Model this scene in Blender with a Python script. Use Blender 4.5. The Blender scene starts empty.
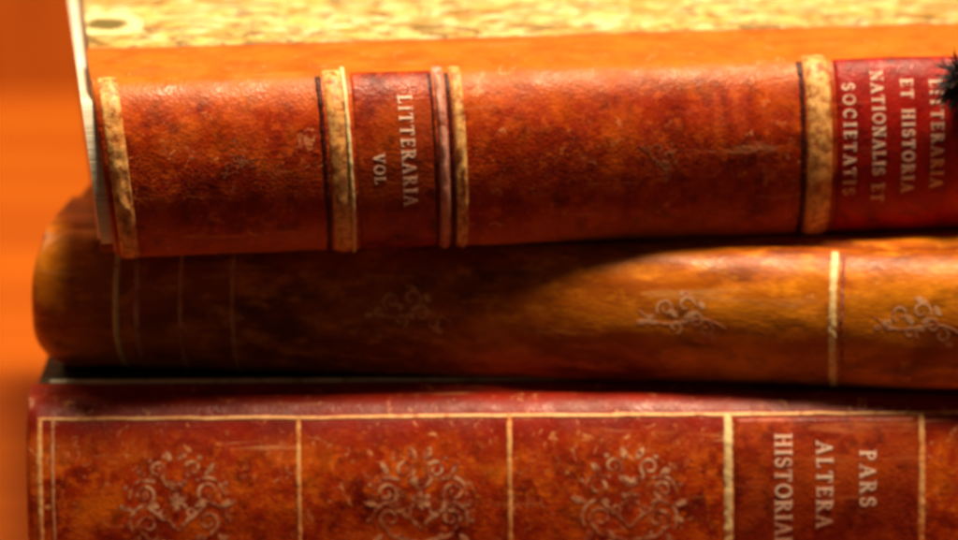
import bpy, bmesh, math, random
from mathutils import Vector, noise

random.seed(7)
S = bpy.context.scene
C = S.collection
R = math.radians
MM = 0.001

# ------------------------------------------------------------------ camera
PITCH, DIST, ZC = 15.0, 0.80, 0.0666
cd = bpy.data.cameras.new('camera')
cam = bpy.data.objects.new('camera', cd)
C.objects.link(cam)
CX = 0.030                      # the picture is an off-centre crop: lens axis right of its middle
cam.location = (CX, -DIST*math.cos(R(PITCH)), ZC + DIST*math.sin(R(PITCH)))
cam.rotation_euler = (R(90-PITCH), 0, 0)
cd.sensor_width = 36
cd.shift_x = -CX/0.16286
cd.lens = 36*DIST/0.16286
cd.clip_start, cd.clip_end = 0.02, 50
cd.dof.use_dof = True
cd.dof.focus_distance = 0.765
cd.dof.aperture_fstop = 12.5
S.camera = cam

# ------------------------------------------------------------------ light
w = bpy.data.worlds.new('World'); S.world = w; w.use_nodes = True
bg = w.node_tree.nodes['Background']
bg.inputs[0].default_value = (1.0, 0.58, 0.30, 1)
bg.inputs[1].default_value = 0.046

def area(name, loc, target, size, power, col):
    l = bpy.data.lights.new(name, 'AREA'); l.energy = power; l.size = size; l.color = col
    o = bpy.data.objects.new(name, l); C.objects.link(o)
    o.location = loc
    o.rotation_euler = (Vector(target)-Vector(loc)).to_track_quat('-Z', 'Y').to_euler()
    return o
area('key_lamp', (0.13, -0.068, 1.04), (0.0, 0.02, 0.09), 0.21, 24.0, (1.0, 0.80, 0.52))
area('table_fill', (-0.62, 0.62, 0.55), (-0.10, 0.15, 0.02), 0.20, 2.4, (1.0, 0.72, 0.40))  # added fill from left rear, brightens table and page ends; no visible source

S.view_settings.view_transform = 'Standard'
S.view_settings.look = 'None'
S.view_settings.exposure = 0.0
S.view_settings.gamma = 1.0
S.render.engine = 'CYCLES'
S.cycles.pixel_filter_type = 'GAUSSIAN'
S.cycles.filter_width = 3.0

# ------------------------------------------------------------------ materials
class NT:
    def __init__(self, name):
        self.m = bpy.data.materials.new(name); self.m.use_nodes = True
        self.t = self.m.node_tree; self.n = self.t.nodes
        self.b = self.n['Principled BSDF']
        self.co = self.n.new('ShaderNodeTexCoord').outputs['Object']
    def link(self, a, b): self.t.links.new(a, b)
    def node(self, typ, **kw):
        n = self.n.new(typ)
        for k, v in kw.items(): setattr(n, k, v)
        return n
    def mapping(self, scale, loc=(0, 0, 0), rot=(0, 0, 0)):
        n = self.node('ShaderNodeMapping')
        n.inputs['Scale'].default_value = scale
        n.inputs['Location'].default_value = loc
        n.inputs['Rotation'].default_value = rot
        self.link(self.co, n.inputs[0]); return n.outputs[0]
    def noise(self, scale, detail=4, rough=.55, vec=None, dist=0.0):
        n = self.node('ShaderNodeTexNoise')
        n.inputs['Scale'].default_value = scale; n.inputs['Detail'].default_value = detail
        n.inputs['Roughness'].default_value = rough; n.inputs['Distortion'].default_value = dist
        self.link(vec or self.co, n.inputs['Vector']); return n.outputs['Fac']
    def voronoi(self, scale, vec=None, feature='F1'):
        n = self.node('ShaderNodeTexVoronoi', feature=feature)
        n.inputs['Scale'].default_value = scale
        self.link(vec or self.co, n.inputs['Vector']); return n.outputs['Distance']
    def ramp(self, fac, stops):
        n = self.node('ShaderNodeValToRGB')
        e = n.color_ramp.elements
        while len(e) < len(stops): e.new(.5)
        for el, (p, c) in zip(e, stops):
            el.position = p; el.color = (*c, 1) if len(c) == 3 else c
        self.link(fac, n.inputs[0]); return n.outputs[0]
    def fac(self, f, a, b):
        return self.ramp(f, [(a, (0, 0, 0)), (b, (1, 1, 1))])
    def mix(self, f, a, b, mode='MIX'):
        n = self.node('ShaderNodeMix', data_type='RGBA', blend_type=mode)
        if hasattr(f, 'links'): self.link(f, n.inputs[0])
        else: n.inputs[0].default_value = f
        for s, v in ((n.inputs[6], a), (n.inputs[7], b)):
            if hasattr(v, 'links'): self.link(v, s)
            else: s.default_value = (*v, 1)
        return n.outputs[2]
    def math(self, op, a, b):
        n = self.node('ShaderNodeMath', operation=op)
        for s, v in ((n.inputs[0], a), (n.inputs[1], b)):
            if hasattr(v, 'links'): self.link(v, s)
            else: s.default_value = v
        return n.outputs[0]
    def bump(self, h, strength, dist):
        n = self.node('ShaderNodeBump')
        n.inputs['Strength'].default_value = strength; n.inputs['Distance'].default_value = dist
        self.link(h, n.inputs['Height'])
        self.link(n.outputs[0], self.b.inputs['Normal'])
    def out(self, col, rough, metal=0.0, spec=.5):
        if hasattr(col, 'links'): self.link(col, self.b.inputs['Base Color'])
        else: self.b.inputs['Base Color'].default_value = (*col, 1)
        if hasattr(rough, 'links'): self.link(rough, self.b.inputs['Roughness'])
        else: self.b.inputs['Roughness'].default_value = rough
        self.b.inputs['Metallic'].default_value = metal
        self.b.inputs['Specular IOR Level'].default_value = spec
        return self.m

def leather(name, dark, mid, light, fleck, fleck_amt=.62, rough=.42, seed=0.0, scale=1.0, stretch=(1, 1, 1), grain=.30, shoulder_shading=None, shading_range=(.22, .48)):
    k = NT(name)
    v = k.mapping(stretch, (seed, seed*.7, seed*1.3))
    big = k.noise(85*scale, 5, .64, v, .6)
    col = k.ramp(big, [(.32, dark), (.48, mid), (.66, light)])
    fine = k.noise(430*scale, 5, .72, v)
    col = k.mix(k.math('MULTIPLY', k.fac(fine, .50, .66), .7), col, tuple(min(1, c*1.25+.004) for c in light))
    dk = k.noise(260*scale, 4, .66, k.mapping(stretch, (seed+3.1, 1, 0)))
    col = k.mix(k.math('MULTIPLY', k.fac(dk, .52, .66), .55), col, tuple(c*.35 for c in dark))
    if shoulder_shading:                                     # top book: tan strip plus painted shoulder highlight; bottom book: painted overhang shade
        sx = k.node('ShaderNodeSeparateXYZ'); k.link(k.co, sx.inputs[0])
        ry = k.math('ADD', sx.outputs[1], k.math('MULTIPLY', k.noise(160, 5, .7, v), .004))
        rc = k.ramp(k.noise(130, 5, .65, v), [(.36, tuple(c*.62 for c in shoulder_shading)), (.62, shoulder_shading)])
        col = k.mix(k.fac(k.math('ADD', k.math('MULTIPLY', ry, 60), .5), .0 + shading_range[0], shading_range[1]), col, rc)
    wear = k.noise(330*scale, 6, .75, k.mapping(stretch, (seed+9.0, 2, 4)), 1.2)
    col = k.mix(k.math('MULTIPLY', k.fac(wear, fleck_amt, fleck_amt+.06), .75), col, fleck)
    scr = k.noise(240, 3, .6, k.mapping((.12, 1.6, 1.6), (seed+1, 8, 2)), .8)
    col = k.mix(k.math('MULTIPLY', k.fac(scr, .64, .70), .45), col, fleck)
    gr = k.voronoi(1700, v)
    h = k.math('ADD', k.math('MULTIPLY', gr, .5), k.math('MULTIPLY', k.noise(330, 5, .65, v), 1.2))
    k.bump(h, grain, .0005)
    rr = k.ramp(k.noise(200, 4, .6, v), [(.3, (rough-.12,)*3), (.7, (rough+.15,)*3)])
    return k.out(col, rr, 0, .24)

def gilt(name, gold, dull, under, lo=.40, hi=.56, seed=0.0, rough=.42, scale=420):
    k = NT(name)
    v = k.mapping((1, 1, 1), (seed, 1, seed))
    a = k.noise(scale, 5, .7, v)
    b = k.noise(160, 3, .6, v)
    col = k.mix(k.fac(b, .35, .65), gold, dull)
    col = k.mix(k.fac(a, hi, lo) if False else k.ramp(a, [(lo, (1, 1, 1)), (hi, (0, 0, 0))]), col, under)
    k.bump(a, .5, .0004)
    return k.out(col, rough, 0, .5)

M = {}
M['calf_top'] = leather('calf_top', (.19, .009, .002), (.38, .026, .002), (.56, .085, .004), (.82, .30, .12), .60, .42, 0, shoulder_shading=(.60, .155, .010))  # tan board strip, its tone run over the shoulder as a painted highlight
M['calf_mid'] = leather('calf_mid', (.20, .030, .002), (.44, .095, .003), (.74, .235, .008), (.72, .32, .10), .63, .36, 5, .8, (.45, 1, 1), .16)
M['calf_low'] = leather('calf_low', (.17, .007, .002), (.46, .034, .002), (.74, .145, .004), (.90, .38, .15), .585, .42, 11, 1.15, (1, 1, 1), .24, shoulder_shading=(.30, .014, .003), shading_range=(.10, .26))
M['green_cloth'] = leather('green_cloth', (.008, .014, .006), (.016, .028, .012), (.03, .045, .02), (.08, .08, .04), .66, .6, 41)
M['label_red'] = leather('label_red', (.16, .003, .002), (.30, .005, .002), (.40, .012, .003), (.60, .10, .05), .66, .42, 17)
M['label_dark'] = leather('label_dark', (.14, .007, .002), (.28, .020, .003), (.42, .058, .004), (.6, .16, .05), .66, .42, 21)
M['gilt_worn'] = gilt('gilt_worn', (.95, .58, .36), (.74, .32, .15), (.34, .04, .01), .44, .58, 37, .42, 520)
M['band_shade'] = leather('band_shade', (.03, .003, .003), (.06, .006, .004), (.09, .012, .006), (.15, .03, .02), .7, .45, 25)  # near-black leather tone for the shade painted beside raised bands
M['gilt'] = gilt('gilt', (.95, .56, .20), (.85, .38, .10), (.40, .09, .014), .38, .56, 0, .42, 800)
M['gilt_faint'] = gilt('gilt_faint', (.60, .24, .11), (.44, .12, .05), (.30, .035, .006), .46, .58, 29, .5, 700)
M['grey_rule'] = gilt('grey_rule', (.90, .90, .72), (.75, .75, .58), (.30, .30, .18), .34, .48, 33, .6, 500)
M['gilt_pale'] = gilt('gilt_pale', (.97, .78, .42), (.92, .62, .28), (.55, .24, .05), .34, .44, 3)
M['gilt_pink'] = gilt('gilt_pink', (.80, .38, .30), (.62, .26, .19), (.30, .06, .03), .36, .50, 6)
M['gilt_tool'] = gilt('gilt_tool', (.85, .48, .27), (.70, .30, .13), (.42, .08, .02), .36, .50, 9, .5, 700)
M['gilt_low'] = gilt('gilt_low', (.98, .54, .22), (.92, .38, .12), (.60, .15, .02), .36, .50, 12)
M['lettering'] = gilt('lettering', (1.0, .78, .62), (1.0, .60, .45), (.60, .14, .08), .30, .44, 15, .5, 600)

def mk_marble():
    k = NT('marbled_paper')
    base = k.ramp(k.noise(75, 4, .6), [(.36, (.68, .27, .07)), (.45, (.70, .44, .11)), (.53, (.74, .58, .25)), (.66, (.70, .46, .10))])
    veins = k.noise(150, 5, .70, k.mapping((.8, 1.1, 1), (2, 5, 0)), 1.6)
    col = k.mix(k.fac(veins, .52, .58), base, (.82, .70, .42))
    fl2 = k.noise(100, 5, .66, k.mapping((.7, .9, 1), (17, 3, 0)), 1.0)
    col = k.mix(k.math('MULTIPLY', k.fac(fl2, .52, .58), .6), col, (.36, .22, .035))
    fl = k.noise(140, 5, .68, k.mapping((.75, 1, 1), (7, 1, 0)), 1.6)
    col = k.mix(k.math('MULTIPLY', k.fac(fl, .535, .585), .8), col, (.10, .07, .012))
    fl3 = k.noise(420, 4, .66, k.mapping((.6, .9, 1), (5, 13, 0)), .8)
    col = k.mix(k.math('MULTIPLY', k.fac(fl3, .54, .60), .8), col, (.13, .07, .012))
    # one large oval marbling spot near the corner: dark core in a cream ring
    m = k.node('ShaderNodeMapping'); m.vector_type = 'TEXTURE'
    m.inputs['Location'].default_value = (-.0612, .0400, .0)
    m.inputs['Scale'].default_value = (.0090, .0130, .2)
    k.link(k.co, m.inputs[0])
    ln = k.node('ShaderNodeVectorMath', operation='LENGTH'); k.link(m.outputs[0], ln.inputs[0])
    d = k.math('ADD', ln.outputs['Value'], k.math('MULTIPLY', k.noise(300, 3), .5))
    col = k.mix(k.ramp(d, [(.0, (1, 1, 1)), (.95, (1, 1, 1)), (1.0, (0, 0, 0))]), col, (.96, .80, .42))
    col = k.mix(k.ramp(k.math('MULTIPLY', d, .8), [(.0, (1, 1, 1)), (.50, (1, 1, 1)), (.60, (0, 0, 0))]), col, (.13, .12, .03))
    return k.out(col, .5)
M['marble'] = mk_marble()

def mk_pages():
    k = NT('page_edges')
    lines = k.noise(60, 3, .6, k.mapping((1, 1, 55)))
    col = k.ramp(lines, [(.3, (.70, .56, .38)), (.5, (.88, .78, .62)), (.7, (.95, .90, .80))])
    k.bump(lines, .4, .0004)
    return k.out(col, .7)
M['pages'] = mk_pages()

def mk_table():
    k = NT('polished_table_wood')
    g = k.noise(5, 5, .6, k.mapping((.7, 7, 1)), .8)
    col = k.ramp(g, [(.3, (.34, .062, .0008)), (.5, (.42, .090, .001)), (.7, (.54, .130, .0016))])
    k.bump(g, .15, .0006)
    return k.out(col, .55, 0, .25)
M['table'] = mk_table()

def mk_wall():
    k = NT('dark_wood_panel')
    g = k.noise(10, 5, .6, k.mapping((7, 1, .7)), .6)
    col = k.ramp(g, [(.3, (.46, .066, .003)), (.5, (.78, .125, .004)), (.7, (.85, .17, .006))])
    k.bump(g, .3, .001)
    return k.out(col, .5)
M['wall'] = mk_wall()

def mk_thread():
    k = NT('black_thread')
    g = k.noise(500, 3)
    return k.out(k.ramp(g, [(.35, (.006, .006, .010)), (.7, (.05, .05, .07))]), .35, 0, .7)
M['thread'] = mk_thread()

# ------------------------------------------------------------------ helpers
def obj(name, me, mat, parent=None, smooth=True):
    me.materials.clear(); me.materials.append(mat)
    if smooth:
        for p in me.polygons: p.use_smooth = True
    o = bpy.data.objects.new(name, me); C.objects.link(o)
    if parent: o.parent = parent
    return o

def mesh(name, vs, fs):
    me = bpy.data.meshes.new(name); me.from_pydata([tuple(v) for v in vs], [], fs); me.update()
    bm = bmesh.new(); bm.from_mesh(me)
    bmesh.ops.recalc_face_normals(bm, faces=bm.faces)
    bm.to_mesh(me); bm.free(); return me

def thing(name, label, cat, loc, rz, group=None):
    o = bpy.data.objects.new(name, None); C.objects.link(o)
    o.location = loc; o.rotation_euler = (0, 0, R(rz)); o.empty_display_size = .02
    o['label'] = label; o['category'] = cat
    if group: o['group'] = group
    return o

class Book:
    """Local frame: x along the spine, y into the book (0 at the joint), z up from the lower board. Millimetres."""
    def __init__(self, x0, x1, T, W, b, n, root, lean=lambda x: 0.0, cap=2.5, strip=21, bt=3.0, wob=.25, seed=0.0, capshape=None):
        self.x0, self.x1, self.T, self.W, self.b, self.n = x0, x1, T, W, b, n
        self.root, self.lean, self.cap, self.strip, self.bt, self.wob, self.seed = root, lean, cap, strip, bt, wob, seed
        self.capshape = capshape; self.low_out = .6
        pts = []
        N = 160
        for i in range(N+1):
            a = math.pi/2 - math.pi*i/N
            c, s = math.cos(a), math.sin(a)
            y = -b*abs(c)**(2/n); z = T/2 + T/2*math.copysign(abs(s)**(2/n), s)
            pts.append((y, z))
        self.set_profile(pts)
    def set_profile(self, pts):
        self.pr = pts
        self.acc = [0.0]
        for p, q in zip(pts, pts[1:]):
            self.acc.append(self.acc[-1] + math.hypot(q[0]-p[0], q[1]-p[1]))
        self.SL = self.acc[-1]
    def P(self, s):
        s = min(max(s, 0), self.SL)
        lo, hi = 0, len(self.acc)-1
        while hi-lo > 1:
            m = (lo+hi)//2
            if self.acc[m] <= s: lo = m
            else: hi = m
        d = self.acc[hi]-self.acc[lo]
        t = (s-self.acc[lo])/d if d else 0
        p, q = self.pr[lo], self.pr[hi]
        y, z = p[0]+(q[0]-p[0])*t, p[1]+(q[1]-p[1])*t
        ty, tz = q[0]-p[0], q[1]-p[1]
        l = math.hypot(ty, tz) or 1
        return y, z, tz/l, -ty/l        # point and outward normal
    def lean_x(self, x, z):
        if self.capshape: x += self.capshape(x, z)
        return x + self.lean(x)*(self.T/2 - z)
    def surf(self, x, s, h=0.0):
        y, z, ny, nz = self.P(s)
        wb = self.wob*(noise.noise((x*.035+self.seed, s*.08, 3.1)) + .5*noise.noise((x*.13+self.seed, s*.2, 7.7)))
        e = min(x-self.x0, self.x1-x)
        if e < self.cap:                                 # rounded headcap
            q = 1-max(e, 0)/self.cap
            wb -= (1-math.sqrt(max(0, 1-q*q)))*self.cap*.55
        h += wb
        y += ny*h; z += nz*h
        z = min(max(z, .05), self.T+.6)
        return Vector((self.lean_x(x, z)*MM, y*MM, z*MM))
    def sheet(self, name, mat, xa, xb, sa, sb, hf, nx, ns, sink=-.3, parent=None):
        """A closed skin laid on the spine, of height hf(u, v) above it, its rim and back sunk into it."""
        vs, fs = [], []
        for i in range(nx+1):
            for j in range(ns+1):
                u, v = i/nx, j/ns
                vs.append(self.surf(xa+(xb-xa)*u, sa+(sb-sa)*v, hf(u, v)))
        W_ = ns+1
        for i in range(nx):
            for j in range(ns):
                a = i*W_+j; fs.append((a, a+W_, a+W_+1, a+1))
        n0 = len(vs)
        rim = [(i, 0) for i in range(nx)] + [(nx, j) for j in range(ns)] + [(i, ns) for i in range(nx, 0, -1)] + [(0, j) for j in range(ns, 0, -1)]
        for i, j in rim:
            vs.append(self.surf(xa+(xb-xa)*i/nx, sa+(sb-sa)*j/ns, sink))
        L = len(rim)
        for q in range(L):
            a = rim[q][0]*W_+rim[q][1]; b = rim[(q+1) % L][0]*W_+rim[(q+1) % L][1]
            fs.append((a, n0+q, n0+(q+1) % L, b))
        return obj(name, mesh(name, vs, fs), mat, parent or self.root)
    def band(self, name, mat, xc, width, H, ragged=.0, sa=.3, sb=None, parent=None):
        sb = sb if sb is not None else self.SL-.3
        sd = random.random()*50
        def hf(u, v):
            g = math.sin(math.pi*min(max(u, 0), 1))**.6
            return -.05 + H*g*(1 + ragged*noise.noise((u*2, v*14, sd)))
        def hg(u, v):
            e = min(1, min(v, 1-v)/.10)
            return -.05 + (hf(u, v)+.05)*(.25+.75*e*e*(3-2*e))
        return self.sheet(name, mat, xc-width/2, xc+width/2, sa, sb, hg, 12, 110, parent=parent)
    def line(self, name, mat, xc, width, H=.10, sa=.3, sb=None, parent=None, ragged=.18):
        sb = sb if sb is not None else self.SL-.3
        sd = random.random()*50
        vs, fs = [], []
        n = 110
        for j in range(n+1):
            s = sa+(sb-sa)*j/n
            wl = width/2*(1+ragged*noise.noise((s*.9, sd, 0))*2)
            wr = width/2*(1+ragged*noise.noise((s*.9, sd, 9))*2)
            for x, h in ((xc-wl, -.15), (xc-wl*.9, H), (xc+wr*.9, H), (xc+wr, -.15)):
                vs.append(self.surf(x, s, h))
        for j in range(n):
            for k in range(3):
                a = j*4+k; fs.append((a, a+1, a+5, a+4))
        return obj(name, mesh(name, vs, fs), mat, parent or self.root)
    def hline(self, name, mat, xa, xb, s, width, H=.10, parent=None):
        vs, fs = [], []
        n = 200; sd = random.random()*50
        for i in range(n+1):
            x = xa+(xb-xa)*i/n
            d = width*.25*noise.noise((x*.25, sd, 0)); ww = width*(1+.3*noise.noise((x*.4, sd, 4)))
            for ds, h in ((-ww/2, -.15), (-ww*.42, H), (ww*.42, H), (ww/2, -.15)):
                vs.append(self.surf(x, s+d+ds, h))
        for i in range(n):
            for k in range(3):
                a = i*4+k; fs.append((a, a+1, a+5, a+4))
        return obj(name, mesh(name, vs, fs), mat, parent or self.root)
    def body(self, leather_mat, board_mat):
        # leather back: board strip, joint groove, spine, groove, lower strip - one closed skin
        T, st = self.T, self.strip
        head = [(st, T+.45), (st*.75, T+.45), (min(6, st*.6), T+.45), (3.2, T+.35), (2.0, T-.35), (1.0, T-.25)]
        tail = [(y, T-z) for y, z in reversed(head)]
        sp = self.pr[:]
        nx = 150
        xs = []
        for i in range(nx+1):
            xs.append(self.x0+(self.x1-self.x0)*i/nx)
        xs = sorted(set(xs+[self.x0+self.cap*q for q in (.03, .1, .2, .35, .55, .8)]+[self.x1-self.cap*q for q in (.1, .3, .6)]))
        sidx = [self.acc[k] for k in range(0, len(self.acc), 2)]
        vs, fs = [], []
        rows = len(head)+len(sidx)+len(tail)
        for x in xs:
            for y, z in head:
                wv = .10*noise.noise((x*.1+self.seed, y*.3, 1))
                vs.append(Vector((self.lean_x(x, z)*MM, y*MM, (z+wv)*MM)))
            for s in sidx: vs.append(self.surf(x, s))
            for y, z in tail: vs.append(Vector((self.lean_x(x, z)*MM, y*MM, z*MM)))
        nxx = len(xs)
        for i in range(nxx-1):
            for j in range(rows-1):
                a = i*rows+j; fs.append((a, a+rows, a+rows+1, a+1))
        # inner skin 1.3 mm inside so the ends show a leather edge
        n0 = len(vs)
        def inner(i, j):
            p = vs[i*rows+j]
            if j < len(head): return Vector((p.x, p.y, p.z-.0008))
            if j >= rows-len(tail): return Vector((p.x, p.y, p.z+.0008))
            y, z, ny, nz = self.P(sidx[j-len(head)])
            return p - Vector((0, ny, nz))*.0013
        inn = [inner(i, j) for i in range(nxx) for j in range(rows)]
        vs += inn
        for i in range(nxx-1):
            for j in range(rows-1):
                a = n0+i*rows+j; fs.append((a, a+1, a+rows+1, a+rows))
        for i in (0, nxx-1):
            for j in range(rows-1):
                a = i*rows+j; fs.append((a, a+1, n0+a+1, n0+a))
        for j in (0, rows-1):
            for i in range(nxx-1):
                a = i*rows+j; fs.append((a, a+rows, n0+a+rows, n0+a))
        obj('leather_back', mesh('leather_back', vs, fs), leather_mat, self.root)
        for nm, za, zb in (('upper_board', T-self.bt, T), ('lower_board', 0, self.bt)):
            self.slab(nm, board_mat, self.x0+(.6 if nm == 'upper_board' else self.low_out), self.x1-.6, 2.2, self.W, za+.05, zb-.05 if nm == 'upper_board' else zb, .6)
    def text_block(self, name, mat, xa, xb, inset, za, zb, yb):
        """the sewn leaves, their back rounded like the spine"""
        sec = []
        for k in range(0, len(self.pr), 4):
            y, z = self.pr[k]
            sec.append((y*.82+inset*.4, min(max(self.T/2+(z-self.T/2)*.94, za), zb)))
        sec = [(yb, zb)] + sec + [(yb, za)]
        n = len(sec)
        vs = [Vector((self.lean_x(x, z)*MM, y*MM, z*MM)) for x in (xa, xb) for y, z in sec]
        fs = [tuple(range(n)), tuple(range(2*n-1, n-1, -1))] + [(k, n+k, n+(k+1) % n, (k+1) % n) for k in range(n)]
        return obj(name, mesh(name, vs, fs), mat, self.root, smooth=False)
    def slab(self, name, mat, xa, xb, ya, yb, za, zb, bev, parent=None, nseg=1):
        bm = bmesh.new()
        bmesh.ops.create_cube(bm, size=1)
        for v in bm.verts:
            v.co = Vector((xa if v.co.x < 0 else xb, ya if v.co.y < 0 else yb, za if v.co.z < 0 else zb))
        if nseg > 1:
            bmesh.ops.subdivide_edges(bm, edges=[e for e in bm.edges if abs(e.verts[0].co.z-e.verts[1].co.z) > 1e-6], cuts=nseg)
        else:
            bmesh.ops.bevel(bm, geom=bm.edges[:], offset=bev, segments=3, affect='EDGES')
        for v in bm.verts:
            v.co = Vector((self.lean_x(v.co.x, v.co.z)*MM, v.co.y*MM, v.co.z*MM))
        bmesh.ops.recalc_face_normals(bm, faces=bm.faces)
        me = bpy.data.meshes.new(name); bm.to_mesh(me); bm.free()
        return obj(name, me, mat, parent or self.root, smooth=False)
    def put2d(self, name, mat, polys, xc, sc, H, parent=None, rot=0.0):
        """Flat tooling given as 2D faces in mm ((x, s) offsets), pressed on the spine as a thin closed leaf."""
        vs, fs = [], []
        cr, sr = math.cos(rot), math.sin(rot)
        for pv, pf in polys:
            n0 = len(vs); n = len(pv)
            for px, py in pv:
                x, s = px*cr-py*sr, px*sr+py*cr
                vs.append(self.surf(xc+x, sc+s, H))
            for px, py in pv:
                x, s = px*cr-py*sr, px*sr+py*cr
                vs.append(self.surf(xc+x, sc+s, -.12))
            edge = {}
            for f in pf:
                fs.append(tuple(n0+k for k in f)); fs.append(tuple(n0+n+k for k in reversed(f)))
                for a, b in zip(f, f[1:]+f[:1]): edge[(a, b)] = 1
            for a, b in edge:
                if (b, a) not in edge: fs.append((n0+b, n0+a, n0+n+a, n0+n+b))
        return obj(name, mesh(name, vs, fs), mat, parent or self.root, smooth=False)

# --- gilt tooling in 2D ------------------------------------------------
def ribbon(pts, w0, w1=None):
    w1 = w0 if w1 is None else w1
    pv, pf = [], []
    n = len(pts)
    for i, (x, y) in enumerate(pts):
        a = pts[max(0, i-1)]; b = pts[min(n-1, i+1)]
        tx, ty = b[0]-a[0], b[1]-a[1]; l = math.hypot(tx, ty) or 1
        t = i/(n-1); wd = (w0+(w1-w0)*t)*(.35+.65*math.sin(math.pi*min(max(t, .06), .94))**.5)/2
        pv += [(x-ty/l*wd, y+tx/l*wd), (x+ty/l*wd, y-tx/l*wd)]
    for i in range(n-1): pf.append((2*i, 2*i+1, 2*i+3, 2*i+2))
    return pv, pf
def disc(x, y, r, k=10, ex=1.0, rot=0.0):
    pv = []
    for i in range(k):
        a = 2*math.pi*i/k; u, v = r*ex*math.cos(a), r*math.sin(a)
        pv.append((x+u*math.cos(rot)-v*math.sin(rot), y+u*math.sin(rot)+v*math.cos(rot)))
    return pv, [tuple(range(k))]
def spiral(cx, cy, r, a0, turns, w, hand=1):
    n = 26
    return ribbon([(cx+r*(1-.75*i/n)*math.cos(a0+hand*turns*2*math.pi*i/n), cy+r*(1-.75*i/n)*math.sin(a0+hand*turns*2*math.pi*i/n)) for i in range(n+1)], w, w*.7)
def arc(cx, cy, r, a0, a1, w):
    n = 14
    return ribbon([(cx+r*math.cos(a0+(a1-a0)*i/n), cy+r*math.sin(a0+(a1-a0)*i/n)) for i in range(n+1)], w)

def bez(p0, p1, p2, p3, n=18):
    o = []
    for i in range(n+1):
        t = i/n; a, b, c, d = (1-t)**3, 3*t*(1-t)**2, 3*t*t*(1-t), t**3
        o.append((a*p0[0]+b*p1[0]+c*p2[0]+d*p3[0], a*p0[1]+b*p1[1]+c*p2[1]+d*p3[1]))
    return o
def scroll(p0, p1, p2, c, r, hand, w):
    """a stem that runs from p0 and winds up into a curl about c"""
    ang = math.atan2(p2[1]-c[1], p2[0]-c[0])
    pts = bez(p0, p1, p2, (c[0]+r*math.cos(ang), c[1]+r*math.sin(ang)))
    for i in range(1, 27):
        t = i/26; a = ang+hand*t*1.35*2*math.pi; q = r*(1-.8*t)
        pts.append((c[0]+q*math.cos(a), c[1]+q*math.sin(a)))
    return ribbon(pts, w, w*.6)
def leaf(x, y, l, wd, rot):
    pts = [(x+l*t*math.cos(rot), y+l*t*math.sin(rot)) for t in [i/8 for i in range(9)]]
    pv, pf = [], []
    for i, (px, py) in enumerate(pts):
        h = wd*math.sin(math.pi*(.05+.9*i/8))**.8/2
        pv += [(px-math.sin(rot)*h, py+math.cos(rot)*h), (px+math.sin(rot)*h, py-math.cos(rot)*h)]
    for i in range(8): pf.append((2*i, 2*i+1, 2*i+3, 2*i+2))
    return pv, pf
def rosette(sz, rnd):
    """mirrored wreath of scrolled stems and leaves about a flower"""
    half = []
    jt = lambda a=.05: rnd.uniform(-a, a)
    w = .085+jt(.008)
    half.append(scroll((0, .95), (.30, .80), (.75, .85), (.62+jt(), .42+jt()), .26+jt(.03), -1, w))
    half.append(scroll((.05, .55), (.25, .30), (.60, .15), (.70+jt(), -.22+jt()), .24+jt(.03), 1, w))
    half.append(scroll((0, -.30), (.20, -.35), (.25, -.55), (.36+jt(), -.72+jt()), .22+jt(.03), 1, w))
    half.append(scroll((.0, .60), (.12, .52), (.20, .40), (.28, .22), .13, -1, w*.8))
    half.append(ribbon(bez((.62, -.02), (1.0, .05), (1.1, .3), (.98, .62)), w, w*.6))
    half.append(ribbon(bez((.45, -.5), (.8, -.6), (.95, -.5), (1.02, -.15)), w, w*.6))
    for x, y, l, r_ in ((.30, .92, .34, .5), (.82, .72, .30, .9), (.96, .10, .30, -.2), (.66, -.58, .34, -.9), (.10, -.92, .30, -1.1), (.42, .05, .24, -.3), (.18, -.52, .26, 2.6), (.50, .70, .22, 2.2)):
        half.append(leaf(x+jt(.03), y+jt(.03), l*(1+jt(.2)), .13+jt(.03), r_+jt(.2)))
    for x, y, q in ((1.12, .42, .055), (1.08, -.40, .05), (.55, -.98, .055), (.70, 1.02, .05), (.22, -1.05, .045)):
        half.append(disc(x, y, q))
    P = []
    for pv, pf in half:
        P.append(([(x*sz, y*sz) for x, y in pv], pf))
        P.append(([(-x*sz, y*sz) for x, y in pv], [tuple(reversed(f)) for f in pf]))
    for i in range(6):
        a = math.pi*2*i/6+.5
        P.append(disc(.15*sz*math.cos(a), (.15*math.sin(a)-.02)*sz, sz*.06, 10, 1.5, a))
    P.append(disc(0, -.02*sz, sz*.06))
    return P
def fleuron(sz, rnd):
    """slanting spray of leaves with scrolled ends"""
    P = []
    P.append(ribbon([(sz*(-1.35+2.7*t), sz*(.22*math.sin(t*6.0)-.05+.25*t)) for t in [i/24 for i in range(25)]], sz*.06, sz*.06))
    for cx, cy, r, a, h in ((-.55, -.25, .28, 2.2, 1), (.05, -.42, .30, .3, -1), (.40, .0, .26, 3.8, 1), (-.2, .30, .22, 1.0, -1), (.75, .25, .24, 5.0, 1), (-.9, .12, .18, .4, 1)):
        P.append(spiral(cx*sz, cy*sz, r*sz, a+rnd.uniform(-.3, .3), rnd.uniform(.8, 1.2), sz*.095, h))
    for cx, cy, rot in ((-.28, -.12, .7), (.22, -.15, -.6), (-.02, -.75, .2), (.52, -.5, .9), (.1, .12, .5), (.95, .45, .5), (-1.2, .28, -.3)):
        P.append(disc(cx*sz, cy*sz, sz*rnd.uniform(.07, .10), 10, rnd.uniform(1.4, 2.4), rot))
    return P

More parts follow.
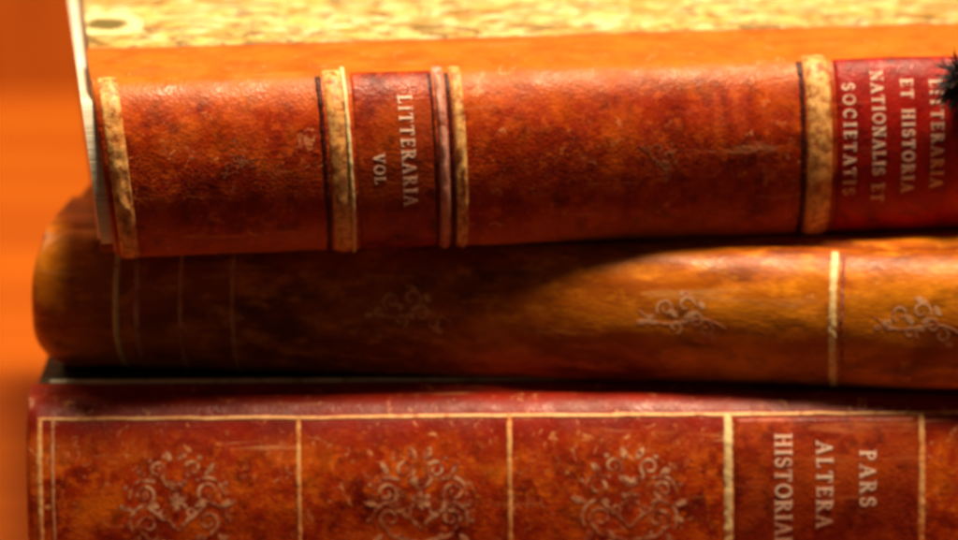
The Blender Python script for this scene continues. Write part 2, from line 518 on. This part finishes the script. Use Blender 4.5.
def _arc(cx, cy, rx, ry, a0, a1, n=14):
    return [(cx+rx*math.cos(R(a0+(a1-a0)*i/n)), cy+ry*math.sin(R(a0+(a1-a0)*i/n))) for i in range(n+1)]
TK, TN = .17, .075      # thick and thin strokes of a roman capital, cap height 1
FONT = {   # width, strokes (points, weight), serif feet (x, y)
 'I': (.30, [([(.15, 0), (.15, 1)], TK)], [(.15, 0), (.15, 1)]),
 'L': (.62, [([(.16, 0), (.16, 1)], TK), ([(.16, .03), (.60, .03)], TN), ([(.58, .03), (.60, .24)], TN)], [(.16, 0), (.16, 1)]),
 'E': (.64, [([(.16, 0), (.16, 1)], TK), ([(.16, .03), (.60, .03)], TN), ([(.16, .97), (.58, .97)], TN), ([(.16, .52), (.46, .52)], TN), ([(.60, .03), (.61, .22)], TN), ([(.58, .97), (.58, .80)], TN), ([(.46, .44), (.46, .60)], TN)], [(.16, 0), (.16, 1)]),
 'T': (.70, [([(.35, 0), (.35, .97)], TK), ([(.02, .97), (.68, .97)], TN), ([(.03, .97), (.03, .76)], TN), ([(.67, .97), (.67, .76)], TN)], [(.35, 0)]),
 'H': (.82, [([(.16, 0), (.16, 1)], TK), ([(.66, 0), (.66, 1)], TK), ([(.16, .52), (.66, .52)], TN)], [(.16, 0), (.16, 1), (.66, 0), (.66, 1)]),
 'A': (.78, [([(.08, 0), (.40, 1)], TN), ([(.38, 1), (.70, 0)], TK), ([(.18, .34), (.58, .34)], TN)], [(.08, 0), (.70, 0)]),
 'V': (.76, [([(.08, 1), (.40, 0)], TK), ([(.40, 0), (.68, 1)], TN)], [(.08, 1), (.68, 1)]),
 'N': (.84, [([(.14, 0), (.14, 1)], TN), ([(.70, 0), (.70, 1)], TN), ([(.14, 1), (.70, 0)], TK)], [(.14, 0), (.10, 1), (.70, 1)]),
 'O': (.86, [(_arc(.43, .5, .36, .48, 60, 300), .13), (_arc(.43, .5, .36, .48, -60, 60), .13)], []),
 'C': (.76, [(_arc(.42, .5, .35, .48, 45, 315), .13), ([(.67, .84), (.69, .66)], TN)], []),
 'D': (.82, [([(.16, 0), (.16, 1)], TK), (_arc(.20, .5, .54, .47, -90, 90), .12)], [(.12, 0), (.12, 1)]),
 'P': (.64, [([(.16, 0), (.16, 1)], TK), (_arc(.20, .74, .36, .24, -90, 90), .11)], [(.16, 0), (.12, 1)]),
 'R': (.76, [([(.16, 0), (.16, 1)], TK), (_arc(.20, .75, .34, .23, -90, 90), .11), ([(.32, .52), (.68, .02)], TK)], [(.16, 0), (.12, 1), (.68, 0)]),
 'S': (.58, [(_arc(.29, .74, .21, .23, 30, 235) + _arc(.29, .26, .23, .24, 60, -150), .13), ([(.47, .86), (.48, .70)], TN), ([(.08, .14), (.07, .32)], TN)], []),
 ' ': (.35, [], []),
}
def flat_ribbon(pts, w):
    pv, pf = [], []
    for i, (x, y) in enumerate(pts):
        a = pts[max(0, i-1)]; b = pts[min(len(pts)-1, i+1)]
        tx, ty = b[0]-a[0], b[1]-a[1]; l = math.hypot(tx, ty) or 1
        pv += [(x-ty/l*w/2, y+tx/l*w/2), (x+ty/l*w/2, y-tx/l*w/2)]
    for i in range(len(pts)-1): pf.append((2*i, 2*i+1, 2*i+3, 2*i+2))
    return pv, pf
def glyphs(txt, size, gap=1.0):
    """roman capitals as 2D faces in mm: a line centred on 0, running along +x; one list of (points, faces) per stroke"""
    wd = sum(FONT[c][0]+.14*gap for c in txt)
    x0 = -wd/2; out = []
    for c in txt:
        w_, st, sf = FONT[c]
        for pts, wt in st:
            out.append(flat_ribbon([((x0+px)*size, (py-.5)*size) for px, py in pts], wt*size))
        for px, py in sf:
            out.append(flat_ribbon([((x0+px-.17)*size, (py-.5)*size), ((x0+px+.17)*size, (py-.5)*size)], TN*size))
        x0 += w_+.14*gap
    return out
def lines_of_text(rows):
    """rows: (x, s, text, size, gap). Letters turned a quarter so that each line runs down the spine."""
    polys = []
    for x, s, t, size, gap in rows:
        for k, (pv, pf) in enumerate(glyphs(t, size, gap)):
            polys.append(([(x+v, s+u) for u, v in pv], pf))
    return polys

# ------------------------------------------------------------------ setting: table and panelled wall behind
def slab_thing(name, dims, loc, mat, label, cat):
    bm = bmesh.new(); bmesh.ops.create_cube(bm, size=1)
    for v in bm.verts: v.co = Vector((v.co.x*dims[0], v.co.y*dims[1], v.co.z*dims[2]))
    bmesh.ops.bevel(bm, geom=bm.edges[:], offset=.004, segments=3, affect='EDGES')
    me = bpy.data.meshes.new(name); bm.to_mesh(me); bm.free()
    o = obj(name, me, mat, None, smooth=False); o.location = loc
    o['label'] = label; o['category'] = cat
    return o
slab_thing('wooden_table', (1.5, .471, .03), (0, .2005, -.015), M['table'],
           'polished orange brown wooden table that the stack of books rests on', 'table')
wl = slab_thing('panelled_wall', (4.0, .04, 2.4), (0, .85, .2), M['wall'],
           'dark red brown wooden wall, out of focus behind the books', 'wall')

# ------------------------------------------------------------------ the three books
TB, TM, TT = 45.0, 24.2, 31.0
GRP = 'old leather bound books in the stack'

# --- bottom book
r3 = thing('old_book', 'bottom red brown leather book of the stack, ruled gold into panels with round flower stamps', 'book', (0, -.0008, 0), 1.5, GRP)
B = Book(-77, 130, TB, 165, 9.5, 2.25, r3, cap=2.2, strip=6.2, seed=31)
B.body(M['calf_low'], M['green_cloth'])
B.slab('gilt_rule', M['grey_rule'], -74, 128, 6.1, 7.6, TB-.3, TB+.75, .1)
B.slab('page_block', M['pages'], -74, 127, 1.0, 160, 3.2, TB-3.2, .3)
HL = 5.9
B.hline('gilt_rule', M['gilt_low'], -75, 128, HL, .75)
for x, wd, m in ((-74.6, .9, 'gilt_low'), (-72.4, .45, 'gilt_tool'), (-30.8, .75, 'gilt_low'), (5.0, .8, 'gilt_low'), (42.2, 1.45, 'gilt_pale'), (75.2, 1.0, 'gilt_low'), (112, 1.0, 'gilt_low')):
    B.line('gilt_rule', M[m], x, wd, sa=HL-.3)
for x, sd in ((-51.5, 1), (-10.2, 2), (25.5, 3), (94, 4)):
    rnd = random.Random(sd)
    B.put2d('gilt_ornament', M['gilt_worn'], rosette(7.8, rnd), x, 20.5, .045, rot=rnd.uniform(-.10, .10))
lb = B.sheet('title_label', M['label_dark'], 43.2, 74.5, HL+.6, B.SL-3, lambda u, v: .05, 30, 60)
B.put2d('lettering', M['lettering'], lines_of_text([(66.0, 17.5, 'PARS', 2.6, 2.2), (58.6, 18.5, 'ALTERA', 2.6, 2.0), (51.6, 19.5, 'HISTORIAE', 2.7, 1.4)]), 0, 0, .14, parent=lb)

# --- middle book
r2 = thing('old_book', 'middle brown calf book with smooth rounded spine and scroll stamps, between two red ones', 'book', (0, .0086, TB*MM+.0004), -5.4, GRP)
def worn_tail(x, z):
    t = z/TM
    g = 1.5*max(0, (t-.55)/.45)**2 + 3.0*max(0, (.35-t)/.35)**2
    return g*math.exp(-((x+77.5)/13)**2)
B = Book(-77.5, 140, TM, 150, 8.0, 2.0, r2, cap=4.5, strip=22, seed=57, wob=.35, capshape=worn_tail)
B.body(M['calf_mid'], M['calf_mid'])
B.slab('page_block', M['pages'], -72, 137, 1.0, 146, 3.2, TM-3.2, .3)
for x, wd, m in ((-62.3, 1.0, 'gilt_pale'), (-58.6, .9, 'gilt_pink'), (-51, .6, 'gilt_tool'), (-42, .6, 'gilt_tool'), (61.0, 1.35, 'gilt_pale'), (62.6, .7, 'gilt_faint'), (110, 1.3, 'gilt_pale')):
    B.line('gilt_rule', M[m], x, wd, sa=1.5, sb=B.SL-1.5)
for x, sd in ((-11.5, 1), (35.5, 2), (75.5, 3)):
    B.put2d('gilt_ornament', M['gilt_tool'], fleuron(5.6, random.Random(sd)), x, B.SL*.46, .05, rot=.12)

# --- top book
r1 = thing('old_book', 'topmost red leather book with cream marbled cover and gold raised bands on the spine', 'book', (0, .0042, (TB+TM)*MM+.0010), 8.2, GRP)
lean = lambda x: .10*max(0, (58-x)/120)**2
B = Book(-63.5, 112, TT, 150, 8.6, 2.1, r1, lean=lean, cap=1.8, strip=22, seed=83)
B.low_out = -2.6
B.body(M['calf_top'], M['calf_top'])
B.text_block('page_block', M['pages'], -65.5, 109, 1.2, 3.2, TT-3.2, 147)
B.slab('marbled_paper', M['marble'], -63.1, 111.6, 20.6, 150.2, TT-.6, TT+.62, .12)
B.band('raised_band', M['gilt'], -60.8, 3.3, .55, .8)
B.band('raised_band', M['gilt'], -24.1, 3.4, .7, .3)
B.line('gilt_rule', M['gilt_pale'], -22.4, .7, H=.75)
B.band('raised_band', M['gilt_pink'], -6.7, 1.7, .9, .3)
B.band('raised_band', M['gilt'], -3.8, 2.0, .6, .9)
B.band('raised_band', M['gilt'], 57.3, 4.3, .8, .25)
for x, wd in ((-26.6, .9), (-5.3, .8), (-8.1, .6), (54.5, 1.0)):
    B.line('band_shade_line', M['band_shade'], x, wd, sa=2.5, sb=B.SL-2.5)  # dark strips standing in for the shade along the raised bands
B.band('raised_band', M['gilt'], 90, 4.6, 1.0, .25)
B.put2d('gilt_ornament', M['gilt_faint'], fleuron(2.6, random.Random(5)), -41, B.SL*.46, .05, rot=-.4)
B.put2d('gilt_ornament', M['gilt_faint'], fleuron(3.4, random.Random(6)), 30, B.SL*.50, .05, rot=.9)
lb = B.sheet('title_label', M['label_red'], 60.3, 84.0, 2.2, B.SL-2.2, lambda u, v: .06, 24, 50)
B.put2d('lettering', M['lettering'], lines_of_text([
    (77.6, 16.8, 'LITTERARIA', 2.0, 2.4), (72.6, 17.0, 'ET HISTORIA', 2.0, 2.2),
    (67.5, 17.0, 'NATIONALIS ET', 2.0, 1.9), (62.5, 17.4, 'SOCIETATIS', 2.0, 2.8)]), 0, 0, .16, parent=lb)
lb = B.sheet('title_label', M['label_dark'], -21.3, -7.8, 1.6, B.SL-2.2, lambda u, v: .05, 20, 50)
B.put2d('lettering', M['lettering'], lines_of_text([(-12.6, 16.6, 'LITTERARIA', 2.2, 1.8), (-17.6, 19.5, 'VOL', 1.8, 2.0)]), 0, 0, .16, parent=lb)

# ------------------------------------------------------------------ black tassel hanging over the spine at the right
tr = thing('black_tassel', 'frayed black tassel hanging in front of the red title label of the topmost book', 'tassel', (.0829, .0062, .0980), 0)
def tube(vs, fs, pts, r, k=5):
    n0 = len(vs)
    for i, p in enumerate(pts):
        a = pts[max(0, i-1)]; b = pts[min(len(pts)-1, i+1)]
        t = (b-a).normalized(); u = t.orthogonal().normalized(); v = t.cross(u)
        rr = r*(1 if i < len(pts)-1 else .4)
        for q in range(k):
            an = 2*math.pi*q/k
            vs.append(p+(u*math.cos(an)+v*math.sin(an))*rr)
    for i in range(len(pts)-1):
        for q in range(k):
            a = n0+i*k+q; b = n0+i*k+(q+1) % k
            fs.append((a, b, b+k, a+k))
rnd = random.Random(3)
vs, fs = [], []
for i in range(260):
    an = rnd.uniform(-.9, 2.5) + math.pi*.75
    ln = rnd.uniform(2.8, 6.4)*MM
    d = Vector((math.cos(an), -.25+rnd.uniform(-.4, .25), math.sin(an)*.9)).normalized()
    p = Vector((rnd.gauss(0, .6), rnd.gauss(-.6, .4), rnd.gauss(0, .8)))*MM
    pts = [p]
    for q in range(5):
        p = p + d*ln/5; d = (d+Vector((rnd.gauss(0, .12), rnd.gauss(0, .08), -.16+rnd.gauss(0, .1)))).normalized()
        pts.append(p)
    tube(vs, fs, pts, rnd.uniform(.12, .22)*MM, 4)
obj('fringe', mesh('fringe', vs, fs), M['thread'], tr)
bm = bmesh.new(); bmesh.ops.create_uvsphere(bm, u_segments=16, v_segments=10, radius=.0026)
me = bpy.data.meshes.new('knot'); bm.to_mesh(me); bm.free()
obj('knot', me, M['thread'], tr)
vs, fs = [], []
cord = [Vector(p)*MM for p in ((0, 0, 0), (2, .5, 2.5), (4, 3.0, 5.0), (5, 8, 6.9), (6, 16, 7.8), (8, 30, 8.2), (9, 45, 8.4))]
tube(vs, fs, cord, .0007, 8)
obj('cord', mesh('cord', vs, fs), M['thread'], tr)
